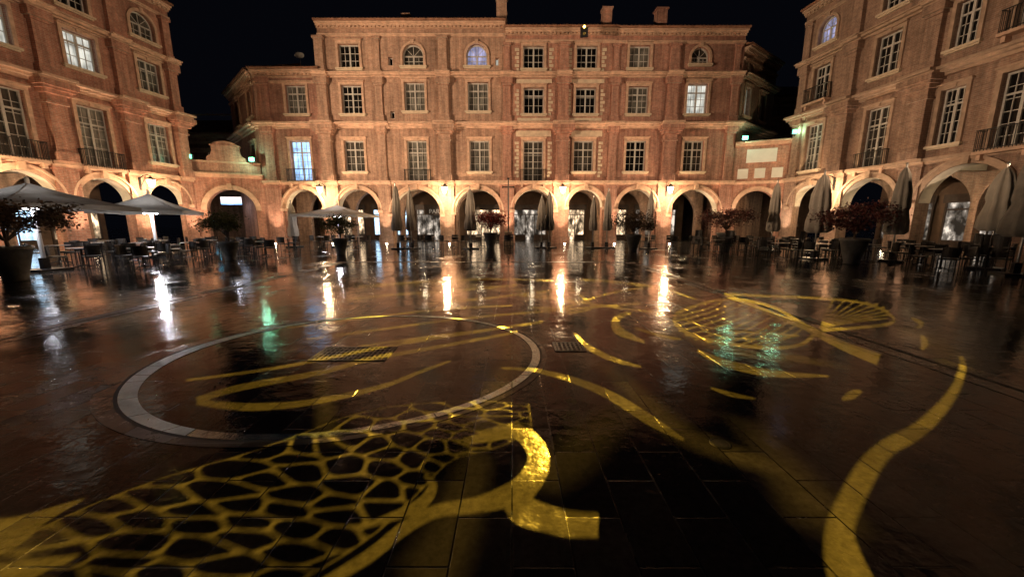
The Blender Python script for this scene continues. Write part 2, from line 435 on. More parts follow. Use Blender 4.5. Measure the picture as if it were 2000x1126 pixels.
def house(label, origin, rz, W, H, arches, wins, piers, br, trim=TRIM, chimneys=(), shops=None,
          sides=(True, True), lamp_power=95, depth=11, apex=4.35, rise=2.2):
    e = thing('arcaded_house' if arches else 'house', label, 'building', origin, rz)
    mb = MB(); holes = []
    for cx, hw in arches: holes.append(arch_poly(cx, hw, 0, apex))
    for w in wins:
        x, z0, z1, ww, arch = w[:5]
        holes.append(arch_poly(x, ww/2, z0, z1, 14) if arch else [(x-ww/2, z0), (x+ww/2, z0), (x+ww/2, z1), (x-ww/2, z1)])
    holes_wall(mb, [(0,0),(W,0),(W,H),(0,H)], holes, 0, .7)
    zb = 4.95 if arches else 0
    for on, sx in zip(sides, (.004, W-.004)):
        if not on: continue
        mb.quad((sx,.7,zb),(sx,depth,zb),(sx,depth,H),(sx,.7,H))
        if arches: mb.quad((sx,8.3,0),(sx,depth,0),(sx,depth,zb),(sx,8.3,zb))
    if sides[0] and sides[1]: mb.quad((0,depth,0),(W,depth,0),(W,depth,H),(0,depth,H))
    add('wall', mb.mesh('wall', br), e)
    if arches:
        ar = MB().quad((0,.7,4.9),(W,.7,4.9),(W,8.3,4.9),(0,8.3,4.9))
        for px_, big, w in piers:      # transverse ribs
            ar.box(px_-.3, px_+.3, .702, 4.2, 4.5, 4.9)
        add('arcade_ceiling', ar.mesh('ceiling', PLASTER), e)
        ia = MB(); holes_wall(ia, [(0,0),(W,0),(W,4.9),(0,4.9)], [arch_poly(cx, hw+.38, 0, min(4.75, apex+.25)) for cx, hw in arches], 4.3, 4.8)
        add('inner_arcade', ia.mesh('inner', BR_D), e)  # darker brick used here so the colour adds shade to the recess
        soff = MB()
        for cx, hw in arches:         # pale intrados lining
            n = 22; r = hw-.012; zs = apex-hw
            for i in range(n):
                a = math.pi*i/n; b = math.pi*(i+1)/n
                soff.quad((cx+r*math.cos(a), .01, zs+r*math.sin(a)), (cx+r*math.cos(b), .01, zs+r*math.sin(b)),
                          (cx+r*math.cos(b), .72, zs+r*math.sin(b)), (cx+r*math.cos(a), .72, zs+r*math.sin(a)))
        add('intrados', soff.mesh('intrados', PLASTER), e)
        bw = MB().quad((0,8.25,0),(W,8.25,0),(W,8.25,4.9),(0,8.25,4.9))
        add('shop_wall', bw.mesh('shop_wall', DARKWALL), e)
        for i, (cx, hw) in enumerate(arches):
            am = MB(); zs = apex-hw
            ring_band(am, cx, zs, hw, hw+.22, -.07, 0); ring_band(am, cx, zs, hw+.22, hw+.34, -.17, 0)
            am.box(cx-.14, cx+.14, -.24, -.003, apex-.02, apex+.42)
            for sx in (-1, 1): am.box(cx+sx*(hw+.17)-.2, cx+sx*(hw+.17)+.2, -.22, -.003, zs-.22, zs-.002)
            add('archivolt', am.mesh('archivolt', trim), e)
            kind = (shops[i] if shops else 0)
            sf = bpy.data.objects.new('shop_front', None); COL.objects.link(sf); sf.parent = e; sf.location = (cx, 8.2, 0)
            fm = MB(); s = hw+.2
            fm.box(-s, -s+.12, -.1, 0, 0, 3.2).box(s-.12, s, -.1, 0, 0, 3.2).box(-s+.12, s-.12, -.1, 0, 2.5, 2.6).box(-s+.12, s-.12, -.1, 0, 3.05, 3.2)
            fm.box(-.45, -.37, -.09, 0, 0, 2.5).box(.5, .58, -.09, 0, 0, 2.5).box(-s+.12, -.45, -.08, 0, 0, .5).box(.58, s-.12, -.08, 0, 0, .5)
            fm.box(-s-.1, s+.1, -.16, -.102, 3.0, 3.55)
            add('frame', fm.mesh('shop_frame', WOOD), sf)
            pm = MB().quad((-s,-.03,0),(s,-.03,0),(s,-.03,3.1),(-s,-.03,3.1))
            add('pane', pm.mesh('shop_pane', [G_SHOPD, G_SHOPW, G_SHOPC, G_DARK][kind]), sf)
            if lamp_power:
                lm = MB().lathe([(.0,4.78),(.11,4.78),(.14,4.84),(.1,4.9)], 10, cx, 1.9)
                add('ceiling_lamp', lm.mesh('ceiling_lamp', E_LAMP), e)
                point((cx, 1.9, 4.6), lamp_power*random.uniform(.4, 1.5), (1, .8, .52), .12, e)
    cm = MB()
    strip(cm, W, 4.72, [(0,.12,.14),(.12,.18,.26)], [(px_, w/2+.06, .1) for px_, big, w in piers])
    strip(cm, W, C1-.15, [(0,.15,.16),(.15,.13,.4),(.28,.13,.64)], [(px_, w*.36+.36, .36 if big else .1) for px_, big, w in piers])
    strip(cm, W, C2, [(0,.1,.16),(.1,.14,.38),(.24,.07,.52)] if H > 14 else [(0,.12,.1)], [(px_, w*.3+.2, .22 if big else .07) for px_, big, w in piers])
    strip(cm, W, H-.9, [(0,.1,.08),(.1,.1,.14)], [])
    strip(cm, W, H-.35, [(0,.12,.15),(.12,.12,.28),(.24,.11,.42)], [])
    k = int(W/.3)
    for i in range(k): cm.box(W*(i+.25)/k, W*(i+.7)/k, -.26, -.15, H-.34, H-.235)
    add('cornice', cm.mesh('cornice', trim), e)
    for px_, big, w in piers:
        add('pilaster', cached(('pl', w, big, br.name, H > 14 and H), lambda: pilaster_mesh(w, br, big, H)), e, (px_, 0, 0))
    rf = add('roof', roof_mesh(W, H, depth*.6, rise), e)
    for cx, cy, cw, ch in chimneys:
        z = H + rise*cy/(depth*.6)
        c = MB().box(cx-cw/2, cx+cw/2, cy-.35, cy+.35, z-.3, z+ch).box(cx-cw/2-.08, cx+cw/2+.08, cy-.43, cy+.43, z+ch, z+ch+.12)
        for j in range(2): c.tube((cx-cw/4+j*cw/2, cy, z+ch+.12), (cx-cw/4+j*cw/2, cy, z+ch+.3), .11, .09, 8)
        add('chimney', c.mesh('chimney', br), rf)
    for w in wins:
        x, z0, z1, ww, arch, pane, bal = w[:7]
        window(e, x, z0, z1, ww, arch, pane, trim, sill=not bal, plain=ww < .6)
        if bal: balcony(e, x, z0-.02, ww, .5 if bal == 1 else .28)
    return e

D, Cu, Di, Wh, Bl, Vi = G_DARK, G_CURT, G_DIM, G_WHITE, G_BLUE, G_VIOLET
FY = 31.0
def shift(L, x0): return [(a[0]-x0,)+tuple(a[1:]) for a in L]
x0 = -20.1
hA = house('three-storey red brick arcaded house with blue-lit balcony window', (x0, FY, 0), 0, 5.3, 13.2,
  shift([(-17.0,1.5)], x0), shift([(-16.9,4.95,8.1,1.6,False,Bl,1),(-16.85,10.1,12.2,1.6,False,Cu,0)], x0),
  shift([(-19.3,False,1.2)], x0), BR_A, shops=[1], rise=2.6)
x0 = -14.8
hB = house('wide ochre brick arcaded house with arched attic windows', (x0, FY, 0), 0, 14.3, 16.5,
  shift([(-12.6,1.65),(-7.8,1.95),(-2.8,1.8)], x0),
  shift([(-12.6,5.75,8.1,1.6,False,Di,0),(-7.6,4.95,8.1,1.6,False,Cu,2),(-2.6,5.75,8.1,1.6,False,Cu,0),
         (-12.5,10.1,12.2,1.6,False,D,0),(-7.6,10.3,12.4,1.6,False,Cu,0),(-2.65,10.3,12.4,1.6,False,Cu,0),
         (-12.5,13.4,15.1,1.6,False,D,0),(-7.6,13.55,15.1,1.6,True,Di,0),(-2.7,13.55,15.1,1.6,True,Vi,0),
         (-9.35,13.6,14.2,.35,False,D,0),(-1.15,13.6,14.15,.3,False,Wh,0),(-9.4,9.75,10.3,.35,False,D,0)], x0),
  shift([(-14.7,True,1.2),(-10.35,False,1.0),(-5.3,True,1.2)], x0), BR_B, shops=[2,0,1],
  chimneys=[(6.1,3,.6,.9),(14.0,1.2,.8,1.9)])
x0 = -.5
hC = house('orange brick arcaded house with cream quoined window surrounds', (x0, FY, 0), 0, 8.4, 16.05,
  shift([(1.8,1.6),(6.0,1.4)], x0),
  shift([(1.7,4.95,8.1,1.6,False,Di,2),(5.72,5.75,8.1,1.6,False,Di,0),(1.7,10.1,12.0,1.6,False,D,0),(5.76,10.1,12.0,1.6,False,D,0),
         (1.66,13.35,14.95,1.6,False,D,0),(5.75,13.35,14.95,1.6,False,D,0)], x0),
  shift([(-.4,False,1.1),(4.0,True,1.25)], x0), BR_C, shops=[0,1], chimneys=[(8.0,1.6,.7,1.6)])
x0 = 7.9
hD = house('red brick arcaded house with lit second-floor window', (x0, FY, 0), 0, 9.9, 16.0,
  shift([(10.2,1.55),(14.9,1.95)], x0),
  shift([(9.9,5.75,8.1,1.6,False,D,0),(14.5,5.75,8.1,1.6,False,Di,0),(9.85,10.1,12.1,1.6,False,Cu,0),(14.45,10.1,12.3,1.6,False,Wh,0),
         (9.8,13.4,15.0,1.6,False,Cu,0),(14.45,13.7,14.9,1.4,True,Di,0)], x0),
  shift([(8.0,False,1.0),(12.45,True,1.25),(17.3,False,1.0)], x0), BR_A, shops=[1,0], chimneys=[(3.9,1.6,.8,1.6)])
# cream quoins and panels on the middle house
q = MB()
for wx in (1.7, 5.75):
    for (z0, z1) in ((5.3,8.2),(10.0,12.2),(13.2,15.1)):
        n = int((z1-z0)/.28)
        for i in range(n):
            t = .34 if i % 2 else .2
            for sx in (-1, 1):
                xa = wx+.5+sx*1.15; q.box(min(xa, xa+sx*t), max(xa, xa+sx*t), -.045, -.003, z0+i*.28, z0+i*.28+.2)
    q.box(wx+.5-1.4, wx+.5+1.4, -.04, -.003, 8.42, 8.85); q.box(wx+.5-1.4, wx+.5+1.4, -.04, -.003, 12.32, 12.62)
    q.box(wx+.5-1.3, wx+.5+1.3, -.04, -.003, 9.58, 9.8)
add('quoins', q.mesh('quoins', CREAM), hC)

hA2 = house('angled side of red brick house by the gateway', (-26.0, 36.5, 0), -math.atan2(5.5,5.9), 8.05, 13.15, [],
  [(6.6,10.1,12.2,1.3,False,Di,0),(2.5,10.1,12.2,1.3,False,D,0),(6.3,5.8,8.1,1.3,False,D,0)], [], BR_A, depth=6, rise=1.5, sides=(True,False))
hD2 = house('dark angled side house behind the panelled gateway', (17.83, 31.0, 0), math.atan2(3.6,5.0), 6.16, 14.9, [],
  [(1.1,10.1,12.2,.9,False,Wh,0),(3.9,10.1,12.2,1.1,False,D,0),(1.2,13.0,14.2,.9,True,D,0)], [], BR_D, TRIM_D, depth=5, sides=(False,True), rise=1.2)
hBk1 = house('low dark house down the alley with one lit window', (-36, 41, 0), 0, 14, 10.8, [],
  [(4.5,7.4,9.2,1.1,False,Wh,0),(8.5,7.4,9.2,1.1,False,D,0),(2,4,6,1.1,False,D,0)], [], BR_D, TRIM_D, depth=6)
hBk2 = house('tall dark house down the street beyond the gateway', (22, 43, 0), 0, 12, 15.0, [],
  [(2.5,10.1,12.2,1.2,False,D,0),(6,10.1,12.2,1.2,False,Di,0),(2.5,6,8,1.2,False,D,0)], [], BR_D, TRIM_D, depth=6)

a = R(7.1)
dL = Vector((math.sin(a), math.cos(a), 0)); PA = Vector((-24.3, 29, 0))
o1 = PA - dL*11.1; o2 = o1 - dL*11.0
hL1 = house('red brick arcaded corner house above the terrace parasols', tuple(o1), math.pi/2-a, 11.1, 16.6,
  [(1.9,1.35),(5.5,1.38),(9.2,1.3)],
  [(1.9,4.95,8.4,1.5,False,Di,1),(5.5,4.95,8.4,1.5,False,Cu,1),(9.2,5.8,8.35,1.4,False,Cu,0),
   (1.9,10.45,12.35,1.5,False,Wh,0),(5.5,10.45,12.35,1.5,False,Wh,0),(9.2,10.4,12.35,1.4,False,Cu,0),
   (1.9,13.6,15.2,1.4,False,D,0),(5.5,13.6,15.2,1.4,False,D,0),(9.2,13.7,15.3,1.5,True,Di,0)],
  [(.1,True,1.2),(3.7,True,1.1),(7.35,True,1.1),(10.6,True,.9)], BR_C, shops=[1,2,1], lamp_power=180)
hL2 = house('red brick arcaded house with balconies over the café terrace', tuple(o2), math.pi/2-a, 11.0, 16.6,
  [(1.9,1.35),(5.5,1.38),(9.15,1.35)],
  [(x,4.95,8.4,1.5,False,Di,1) for x in (1.9,5.5,9.15)]+[(x,10.45,12.35,1.5,False,D,0) for x in (1.9,5.5,9.15)]+[(x,13.6,15.2,1.4,False,D,0) for x in (1.9,5.5,9.15)],
  [(.1,True,1.2),(3.7,True,1.1),(7.35,True,1.1)], BR_C, shops=[1,0,1], lamp_power=120)
a2 = R(5.5)
dR = Vector((math.sin(a2), -math.cos(a2), 0)); PB = Vector((21.2, 29.5, 0)); o4 = PB + dR*8.45
hR1 = house('brown brick arcaded corner house with blue-lit attic window', tuple(PB), a2-math.pi/2, 8.45, 16.5,
  [(2.1,1.45),(6.2,1.65)],
  [(1.9,5.4,8.5,1.3,False,Cu,0),(6.1,4.95,8.4,1.35,False,Di,2),(1.9,10.0,12.3,1.25,False,D,1),(6.1,10.2,12.4,1.35,False,D,0),
   (1.9,13.7,15.3,1.3,True,Vi,0),(6.1,13.7,15.3,1.3,True,D,0)],
  [(.5,False,1.0),(4.1,True,1.1),(8.4,True,1.1)], BR_D, TRIM_D, shops=[0,0], lamp_power=190)
hR2 = house('darker brown brick arcaded house with wide arches', tuple(o4), a2-math.pi/2, 13.8, 16.5,
  [(2.3,1.8),(6.9,1.8),(11.5,1.8)],
  [(1.2,5.6,8.3,1.0,False,D,0),(3.6,4.95,8.3,1.3,False,D,1),(6.9,4.95,8.4,1.3,False,D,1),(11.5,4.95,8.4,1.3,False,D,1),
   (1.2,10.2,12.3,1.0,False,D,0),(3.6,10.0,12.3,1.25,False,D,1),(6.9,10,12.3,1.3,False,D,1),(11.5,10,12.3,1.3,False,D,0),
   (1.2,13.6,15.1,1.0,False,D,0),(3.6,13.6,15.1,1.1,False,D,0),(6.9,13.6,15.1,1.1,False,D,0)],
  [(4.6,False,.9),(9.2,True,1.0),(13.6,False,.9)], BR_D, TRIM_D, shops=[3,3,0], lamp_power=26, apex=4.5)

# ------------------------------------------------------------------ corner gateways
def gate_frame(p, q_):
    p = Vector(p); q_ = Vector(q_); d = q_-p
    return p, math.atan2(d.y, d.x), d.length
p, rz, Lg = gate_frame((-24.3,29,0), (-20.1,31,0))
g1 = thing('arched_gateway', 'brick arched gateway with scrolled attic between two houses', 'gateway', p, rz)
mb = MB(); holes_wall(mb, [(0,0),(Lg,0),(Lg,5.15),(0,5.15)], [arch_poly(Lg/2,1.6,0,4.25)], 0, .8)
mb.box(.15, Lg-.15, .1, .6, 5.45, 6.25)
add('wall', mb.mesh('wall', BR_C), g1)
cm = MB(); strip(cm, Lg, 5.15, [(0,.1,.1),(.1,.12,.25),(.22,.08,.35)], []); cm.box(.0, Lg, -.05, .75, 5.455, 5.52)
cm.box(.1, Lg-.1, .04, .68, 6.25, 6.38)
ring_band(cm, Lg/2, 2.65, 1.6, 1.95, -.08, 0); cm.box(Lg/2-.15, Lg/2+.15, -.18, -.003, 4.2, 4.7)
add('cornice', cm.mesh('cornice', TRIM), g1)
pts = [(-1.25,6.38),(1.25,6.38),(1.22,6.7),(.98,6.82),(.88,7.1),(.86,7.55),(.7,7.72),(.35,7.85),(0,7.9),(-.35,7.85),(-.7,7.72),(-.86,7.55),(-.88,7.1),(-.98,6.82),(-1.22,6.7)]
add('attic', MB().prism([(x+Lg/2, z) for x, z in pts], .05, .6).box(Lg/2-.95, Lg/2+.95, -.02, .66, 7.5, 7.6).mesh('attic', BR_C), g1)
p, rz, Lg2 = gate_frame((17.8,31,0), (21.2,29.5,0))
g2 = thing('arched_gateway', 'brick gateway with blank white panel above its arch', 'gateway', p, rz)
mb = MB(); holes_wall(mb, [(0,0),(Lg2,0),(Lg2,7.6),(0,7.6)], [arch_poly(Lg2/2,1.4,0,4.2)], 0, .8)
add('wall', mb.mesh('wall', BR_C), g2)
cm = MB(); strip(cm, Lg2, 7.6, [(0,.1,.1),(.1,.12,.25),(.22,.1,.35)], []); cm.box(0, Lg2, 0, .78, 7.9, 8.0)
strip(cm, Lg2, 4.72, [(0,.12,.12),(.12,.1,.2)], []); ring_band(cm, Lg2/2, 2.8, 1.4, 1.72, -.08, 0)
add('cornice', cm.mesh('cornice', TRIM), g2)
pm = MB().box(Lg2/2-1.0, Lg2/2+1.0, -.05, -.003, 6.35, 7.35)
for k in (-1.15, 0, 1.15): pm.box(Lg2/2+k-.36, Lg2/2+k+.36, -.05, -.003, 5.15, 5.9)
add('panel', pm.mesh('panel', PANEL), g2)

def flood(loc, lab, pw):
    t = thing('floodlight', lab, 'floodlight', loc, 0, 'floodlights on the gateways')
    add('housing', MB().box(-.24,.24,-.02,.14,0,.34).box(-.03,.03,.02,.06,-.15,0).mesh('housing', DARKM), t)
    add('lens', MB().box(-.21,.21,-.05,-.022,.03,.31).mesh('lens', E_GREEN), t)
    point((0,-.35,.15), pw, (.4,1,.65), .06, t)
flood((-24.0, 28.75, 6.35), 'small greenish floodlight on the gateway parapet', 80); flood((-20.4, 30.3, 6.4), 'small greenish floodlight on the gateway parapet', 80)
flood((18.1, 30.3, 8.0), 'small greenish floodlight on the gateway cornice', 30); flood((21.0, 29.0, 8.15), 'small greenish floodlight on the gateway cornice', 30)

# ------------------------------------------------------------------ wall lanterns
def lantern_master():
    t = thing('wall_lantern', 'glowing wrought-iron lantern bracketed to a brick pier', 'lantern', (0,0,0), 0, 'lanterns on the arcade piers')
    mb = MB(); mb.box(-.06,.06,-.03,0,-.3,.55)
    pts = [(0,-.03,.45),(0,-.3,.62),(0,-.65,.66),(0,-.85,.6),(0,-.85,.48)]
    for p_, q2 in zip(pts, pts[1:]): mb.tube(p_, q2, .025, .025, 6)
    mb.tube((0,-.03,-.1),(0,-.5,.6),.018,.018,6)
    add('bracket', mb.mesh('bracket', IRON), t)
    add('lamp_glass', MB().lathe([(.0,-.12),(.12,-.1),(.24,.34),(.0,.34)], 6, 0, -.85).mesh('lamp_glass', E_LAMP), t)
    add('cap', MB().lathe([(.28,.34),(.22,.42),(.11,.48),(.07,.54),(.0,.56)], 12, 0, -.85).mesh('cap', IRON), t)
    point((0,-.95,-.3), 400, (1,.66,.36), .09, t)
    return t
base = lantern_master(); base.location = (-15.1, FY-.2, 4.1)
for X in (-5.3, 4.0, 12.45): copy_thing(base, (X, FY-.2, 4.1))
pl = o1 + dL*7.35; nL = Vector((math.cos(a), -math.sin(a), 0))
copy_thing(base, tuple(pl + nL*.2 + Vector((0,0,4.1))), math.pi/2-a)
pl = o1 + dL*.1; copy_thing(base, tuple(pl + nL*.2 + Vector((0,0,4.1))), math.pi/2-a)
nR = Vector((-math.cos(a2), -math.sin(a2), 0))
copy_thing(base, tuple(PB + dR*4.1 + nR*.2 + Vector((0,0,4.1))), a2-math.pi/2)

# ------------------------------------------------------------------ in-ground uplights at pier feet
def uplight(loc):
    t = thing('ground_spotlight', 'small round spotlight set in the paving at a pier', 'spotlight', loc, 0, 'spotlights set in the paving')
    add('rim', MB().lathe([(.09,.0),(.12,.0),(.12,.03),(.09,.03),(.09,.0)], 14).mesh('rim', METAL), t)
    add('lens', MB().lathe([(0,.07),(.06,.055),(.085,.02)], 14).mesh('lens', E_SPOT), t)
    return t
for X in (-19.3,-14.7,-10.35,-5.3,-.4,4.0,8.0,12.45,17.3):
    uplight((X+.25, FY-1.0, .006)); 
    spot((X, FY-1.0, .1), (X, FY-.1, 7), 1200, (1,.67,.42), 60, 1, .05)
for t_ in (3.7,7.35,10.6):
    q2 = o1 + dL*t_ + nL*1.0; uplight((q2.x,q2.y,.006)); spot((q2.x,q2.y,.1), tuple(o1+dL*t_+Vector((0,0,7))), 1300, (1,.67,.42), 60, 1, .05)
for t_ in (.5,4.1,8.4):
    q2 = PB + dR*t_ + nR*1.0; uplight((q2.x,q2.y,.006)); spot((q2.x,q2.y,.1), tuple(PB+dR*t_+Vector((0,0,7))), 1000, (1,.73,.5), 60, 1, .05)

# unseen floodlights added to light the upper walls, each with a lower barn-door flap
def added_flood(loc, target, power, size, col=(1,.68,.43)):
    d = (Vector(target)-Vector(loc)); rz = math.atan2(d.y, d.x)
    t = thing('floodlight', 'added out-of-view warm floodlight with flap on house wall', 'floodlight', loc, rz, 'added facade floodlights')
    add('housing', MB().box(-.45,-.1,-.3,.3,-.2,.3).mesh('housing', DARKM), t)
    add('flap', MB().box(-.1,1.4,-1.6,1.6,-.14,-.1).mesh('flap', DARKM), t)
    spot(tuple(loc), target, power, col, size, .7, .06)
added_flood((-24.9,9.0,4.2), (7,31,11), 29000, 80)
added_flood((22.2,9.0,4.2), (-11,31,11), 9500, 80)
added_flood((22.1,8.0,4.2), (-25,24,11), 7800, 65)
added_flood((-24.8,8.0,4.2), (22,24,11), 2600, 65)

# ------------------------------------------------------------------ ground
CAMH, PITCH, FPX = 1.6, R(9.9), 722.0
def px(u, v):
    """point of the paving measured in the 2000 px photograph -> metres on the ground plane"""
    x = (u-1000)/FPX; y = (563-v)/FPX
    Z = y*math.cos(PITCH)-math.sin(PITCH); s = CAMH/-Z
    return Vector((x*s, s*(math.cos(PITCH)+y*math.sin(PITCH)), 0))
gr = add('ground', MB().quad((-150,-120,0),(150,-120,0),(150,180,0),(-150,180,0)).mesh('ground', PAVE)); gr['kind'] = 'structure'
def annulus(name, e0, e1, z, mat, n=128):
    mb = MB()
    for i in range(n):
        t0 = 2*math.pi*i/n; t1 = 2*math.pi*(i+1)/n
        mb.quad(*[(e[0]+e[2]*math.cos(t), e[1]+e[3]*math.sin(t), z) for e, t in ((e0,t0),(e1,t0),(e1,t1),(e0,t1))])
    o = add(name, mb.mesh(name, mat)); o['kind'] = 'structure'; return o
i0 = (-1.895,4.455,2.15,1.84); i1 = (-1.93,4.45,2.28,1.915); i2 = (-1.935,4.45,2.31,1.94); i3 = (-2.0,4.43,2.43,1.985)
# ring built as separate stone segments with thin joints
mb = MB(); NS = 26
for k in range(NS):
    for j in range(6):
        t0 = 2*math.pi*(k+.008+.984*j/6)/NS; t1 = 2*math.pi*(k+.008+.984*(j+1)/6)/NS
        mb.quad(*[(e[0]+e[2]*math.cos(t), e[1]+e[3]*math.sin(t), .005) for e, t in ((i0,t0),(i1,t0),(i1,t1),(i0,t1))])
o = add('paving_ring', mb.mesh('paving_ring', RINGST)); o['kind'] = 'structure'
annulus('paving_ring_groove', i1, i2, .004, GROOVE)
annulus('paving_ring_border', i2, i3, .004, BANDST)
def stripq(name, x0, x1, y0, y1, z, mat):
    o = add(name, MB().quad((x0,y0,z),(x1,y0,z),(x1,y1,z),(x0,y1,z)).mesh(name, mat)); o['kind'] = 'structure'
for X in (-7.15, 4.94):
    stripq('drain_channel', X-.03, X+.03, -12, 15.5, .004, GROOVE)
    stripq('paving_band', X+.032, X+.24, -12, 15.5, .004, BANDST); stripq('paving_band', X-.24, X-.032, -12, 15.5, .004, BANDST)
stripq('drain_channel', -7.39, 5.18, 15.502, 15.58, .004, GROOVE)
stripq('paving_band', -7.39, 5.18, 15.582, 15.85, .004, BANDST)
def grate(x, y, w, d, lab):
    mb = MB(); f = .03
    mb.box(x-w/2,x+w/2,y-d/2,y-d/2+f,0,.01).box(x-w/2,x+w/2,y+d/2-f,y+d/2,0,.01).box(x-w/2,x-w/2+f,y-d/2+f,y+d/2-f,0,.01).box(x+w/2-f,x+w/2,y-d/2+f,y+d/2-f,0,.01)
    nx = int(w/.055); ny = int(d/.09)
    for i in range(1, nx): xx = x-w/2+w*i/nx; mb.box(xx-.012,xx+.012,y-d/2+f,y+d/2-f,.001,.009)
    for j in range(1, ny): yy = y-d/2+d*j/ny; mb.box(x-w/2+f,x+w/2-f,yy-.012,yy+.012,.002,.008)
    o = add('drain_grate', mb.mesh('grate', GRATE)); tag(o, lab, 'drain grate')
    u = MB().quad((x-w/2,y-d/2,.0008),(x+w/2,y-d/2,.0008),(x+w/2,y+d/2,.0008),(x-w/2,y+d/2,.0008))
    add('pit', u.mesh('pit', GROOVE), o)
grate(-1.97, 4.42, .92, .5, 'wet metal drain grate in the paving ring')
grate(.75, 4.68, .4, .36, 'small square metal drain grate in wet paving')
mc = add('utility_cover', MB().lathe([(0,.003),(.055,.003),(.056,.001),(.062,.001),(.063,.004),(.07,.004),(.072,.001)], 24, 1.54, 2.5).mesh('cover', GROOVE))
tag(mc, 'small round utility cover in wet paving', 'cover')

# ------------------------------------------------------------------ projected yellow artwork (gobo projectors)
def cat(pts, n=5):
    out = []
    P = [pts[0]] + list(pts) + [pts[-1]]
    for i in range(1, len(P)-2):
        p0, p1, p2, p3 = [Vector(P[i+k]) for k in (-1,0,1,2)]
        for j in range(n):
            t = j/n
            out.append(.5*((2*p1)+(p2-p0)*t+(2*p0-5*p1+4*p2-p3)*t*t+(3*p1-p0-3*p2+p3)*t**3))
    out.append(Vector(P[-2])); return out
def stroke(pts, n=5):
    c = cat([(p_[0], p_[1], p_[2]) for p_ in pts], n); L = []; Rr = []
    for i, q2 in enumerate(c):
        a_ = c[max(0,i-1)]; b_ = c[min(len(c)-1,i+1)]; d = Vector((b_.x-a_.x, b_.y-a_.y))
        if d.length < 1e-6: d = Vector((1,0))
        d.normalize(); nrm = Vector((-d.y, d.x))*max(q2.z,1)/2
        L.append((q2.x+nrm.x, q2.y+nrm.y)); Rr.append((q2.x-nrm.x, q2.y-nrm.y))
    return [[L[i],L[i+1],Rr[i+1],Rr[i]] for i in range(len(c)-1)]
main = []
for s_ in [
 [(1876,695,8),(1880,725,14),(1850,782,22),(1795,838,30),(1735,872,34),(1698,910,44),(1662,975,50),(1640,1035,55),(1648,1095,75),(1670,1150,85)],
 [(980,718,4),(1050,724,8),(1130,745,13),(1200,776,18),(1270,820,20),(1335,858,6)],
 [(1122,650,4),(1150,678,10),(1200,702,10),(1252,716,4)],
 [(1232,610,5),(1205,622,14),(1208,645,17),(1258,667,5)],
 [(1362,684,5),(1410,706,14),(1500,728,14),(1618,734,4)],
 [(1388,757,4),(1430,770,9),(1474,778,4)],
 [(1645,780,5),(1664,770,18),(1682,763,5)],
 [(1320,612,6),(1380,590,6),(1440,585,6),(1510,600,6),(1560,628,7),(1592,648,8)],
 [(1320,612,6),(1320,632,7),(1355,655,7),(1430,672,7),(1510,679,7),(1565,672,7),(1592,650,8)],
 [(1415,574,6),(1500,610,9),(1580,642,12),(1640,672,17),(1716,702,24)],
 [(1605,645,8),(1670,640,6),(1742,630,7),(1730,608,5),(1680,590,5),(1600,582,5),(1500,578,5),(1425,574,5)],
 [(365,742,5),(500,724,6),(640,700,6),(800,668,6),(1060,628,5)],
 [(385,780,12),(470,756,13),(620,728,10),(720,702,8),(860,676,7),(1010,648,5)],
 [(385,784,12),(480,794,15),(600,786,12),(740,756,9),(820,726,7),(880,704,4)],
 [(600,662,4),(750,642,4.4),(900,622,4.4),(1080,606,4.4),(1250,592,4)],
 [(560,640,3.2),(700,622,3.6),(860,604,3.6),(1000,596,3.2)],
 [(700,676,3),(850,656,5),(980,640,4)],
 [(830,592,3.6),(950,582,3.6),(1090,566,3.6)],
 [(640,590,3.2),(760,576,3.6),(900,566,3.6),(1010,556,3.2)],
 [(700,560,3),(820,550,3.4),(960,545,3.4),(1080,548,3)],
 [(1000,575,3.2),(1100,585,4),(1200,600,4),(1290,610,3.2)],
 [(1260,560,3.6),(1180,575,3.6),(1100,600,4),(1040,600,3.6)],
 [(1110,560,3.2),(1150,590,4.2),(1150,604,4.2),(1100,612,3.2)],
 [(1130,545,3.2),(1220,552,3.6),(1300,565,3.6),(1360,585,3.2)],
 [(1240,640,3.2),(1290,655,6),(1330,662,3.2)],
 [(1780,620,4),(1800,632,9),(1790,640,4)],[(1800,655,6),(1806,670,14),(1800,682,6)],
 [(905,862,14),(960,850,22),(1010,842,28),(1045,872,38),(1050,910,44),(1025,950,50),(990,968,44),(930,985,30),(850,998,26),(790,1030,26),(720,1085,24),(630,1140,22)],
 [(1010,950,54),(1018,990,58),(1070,1012,50),(1120,1022,50),(1168,1024,46)],
 [(830,925,6),(845,950,18),(820,985,24),(760,1010,16),(700,1030,8)],
 [(-60,1060,90),(20,1040,60),(90,1005,24),(160,975,5)],[(-60,1140,60),(40,1115,40),(150,1085,8)],
]: main += stroke(s_)
mid = lambda t: (1420+165*t, 575+67*t)
for i in range(11):       # veins of the left leaf
    t = .06+i*.087; m_ = mid(t); th = math.radians(200-i*13)
    e_ = (1450+132*math.cos(th)*1.0, 632+44*math.sin(th))
    main += stroke([(m_[0],m_[1],3.2),((m_[0]+e_[0])/2+4,(m_[1]+e_[1])/2+4,3.4),(e_[0],e_[1],3.6)], 3)
for r_ in (.3, .72):     # cross ribs
    main += stroke([(1320+40*r_, 622, 3),(1390, 632+28*r_, 3.2),(1470, 640+30*r_, 3.2),(1560, 655, 3)], 4)
for i in range(9):
    th = math.radians(-105+i*15.5)
    e_ = (1650+88*math.cos(th), 612+28*math.sin(th))
    main += stroke([(1602,642,1.4),((1602+e_[0])/2,(642+e_[1])/2-3,2.8),(e_[0],e_[1],4)], 3)
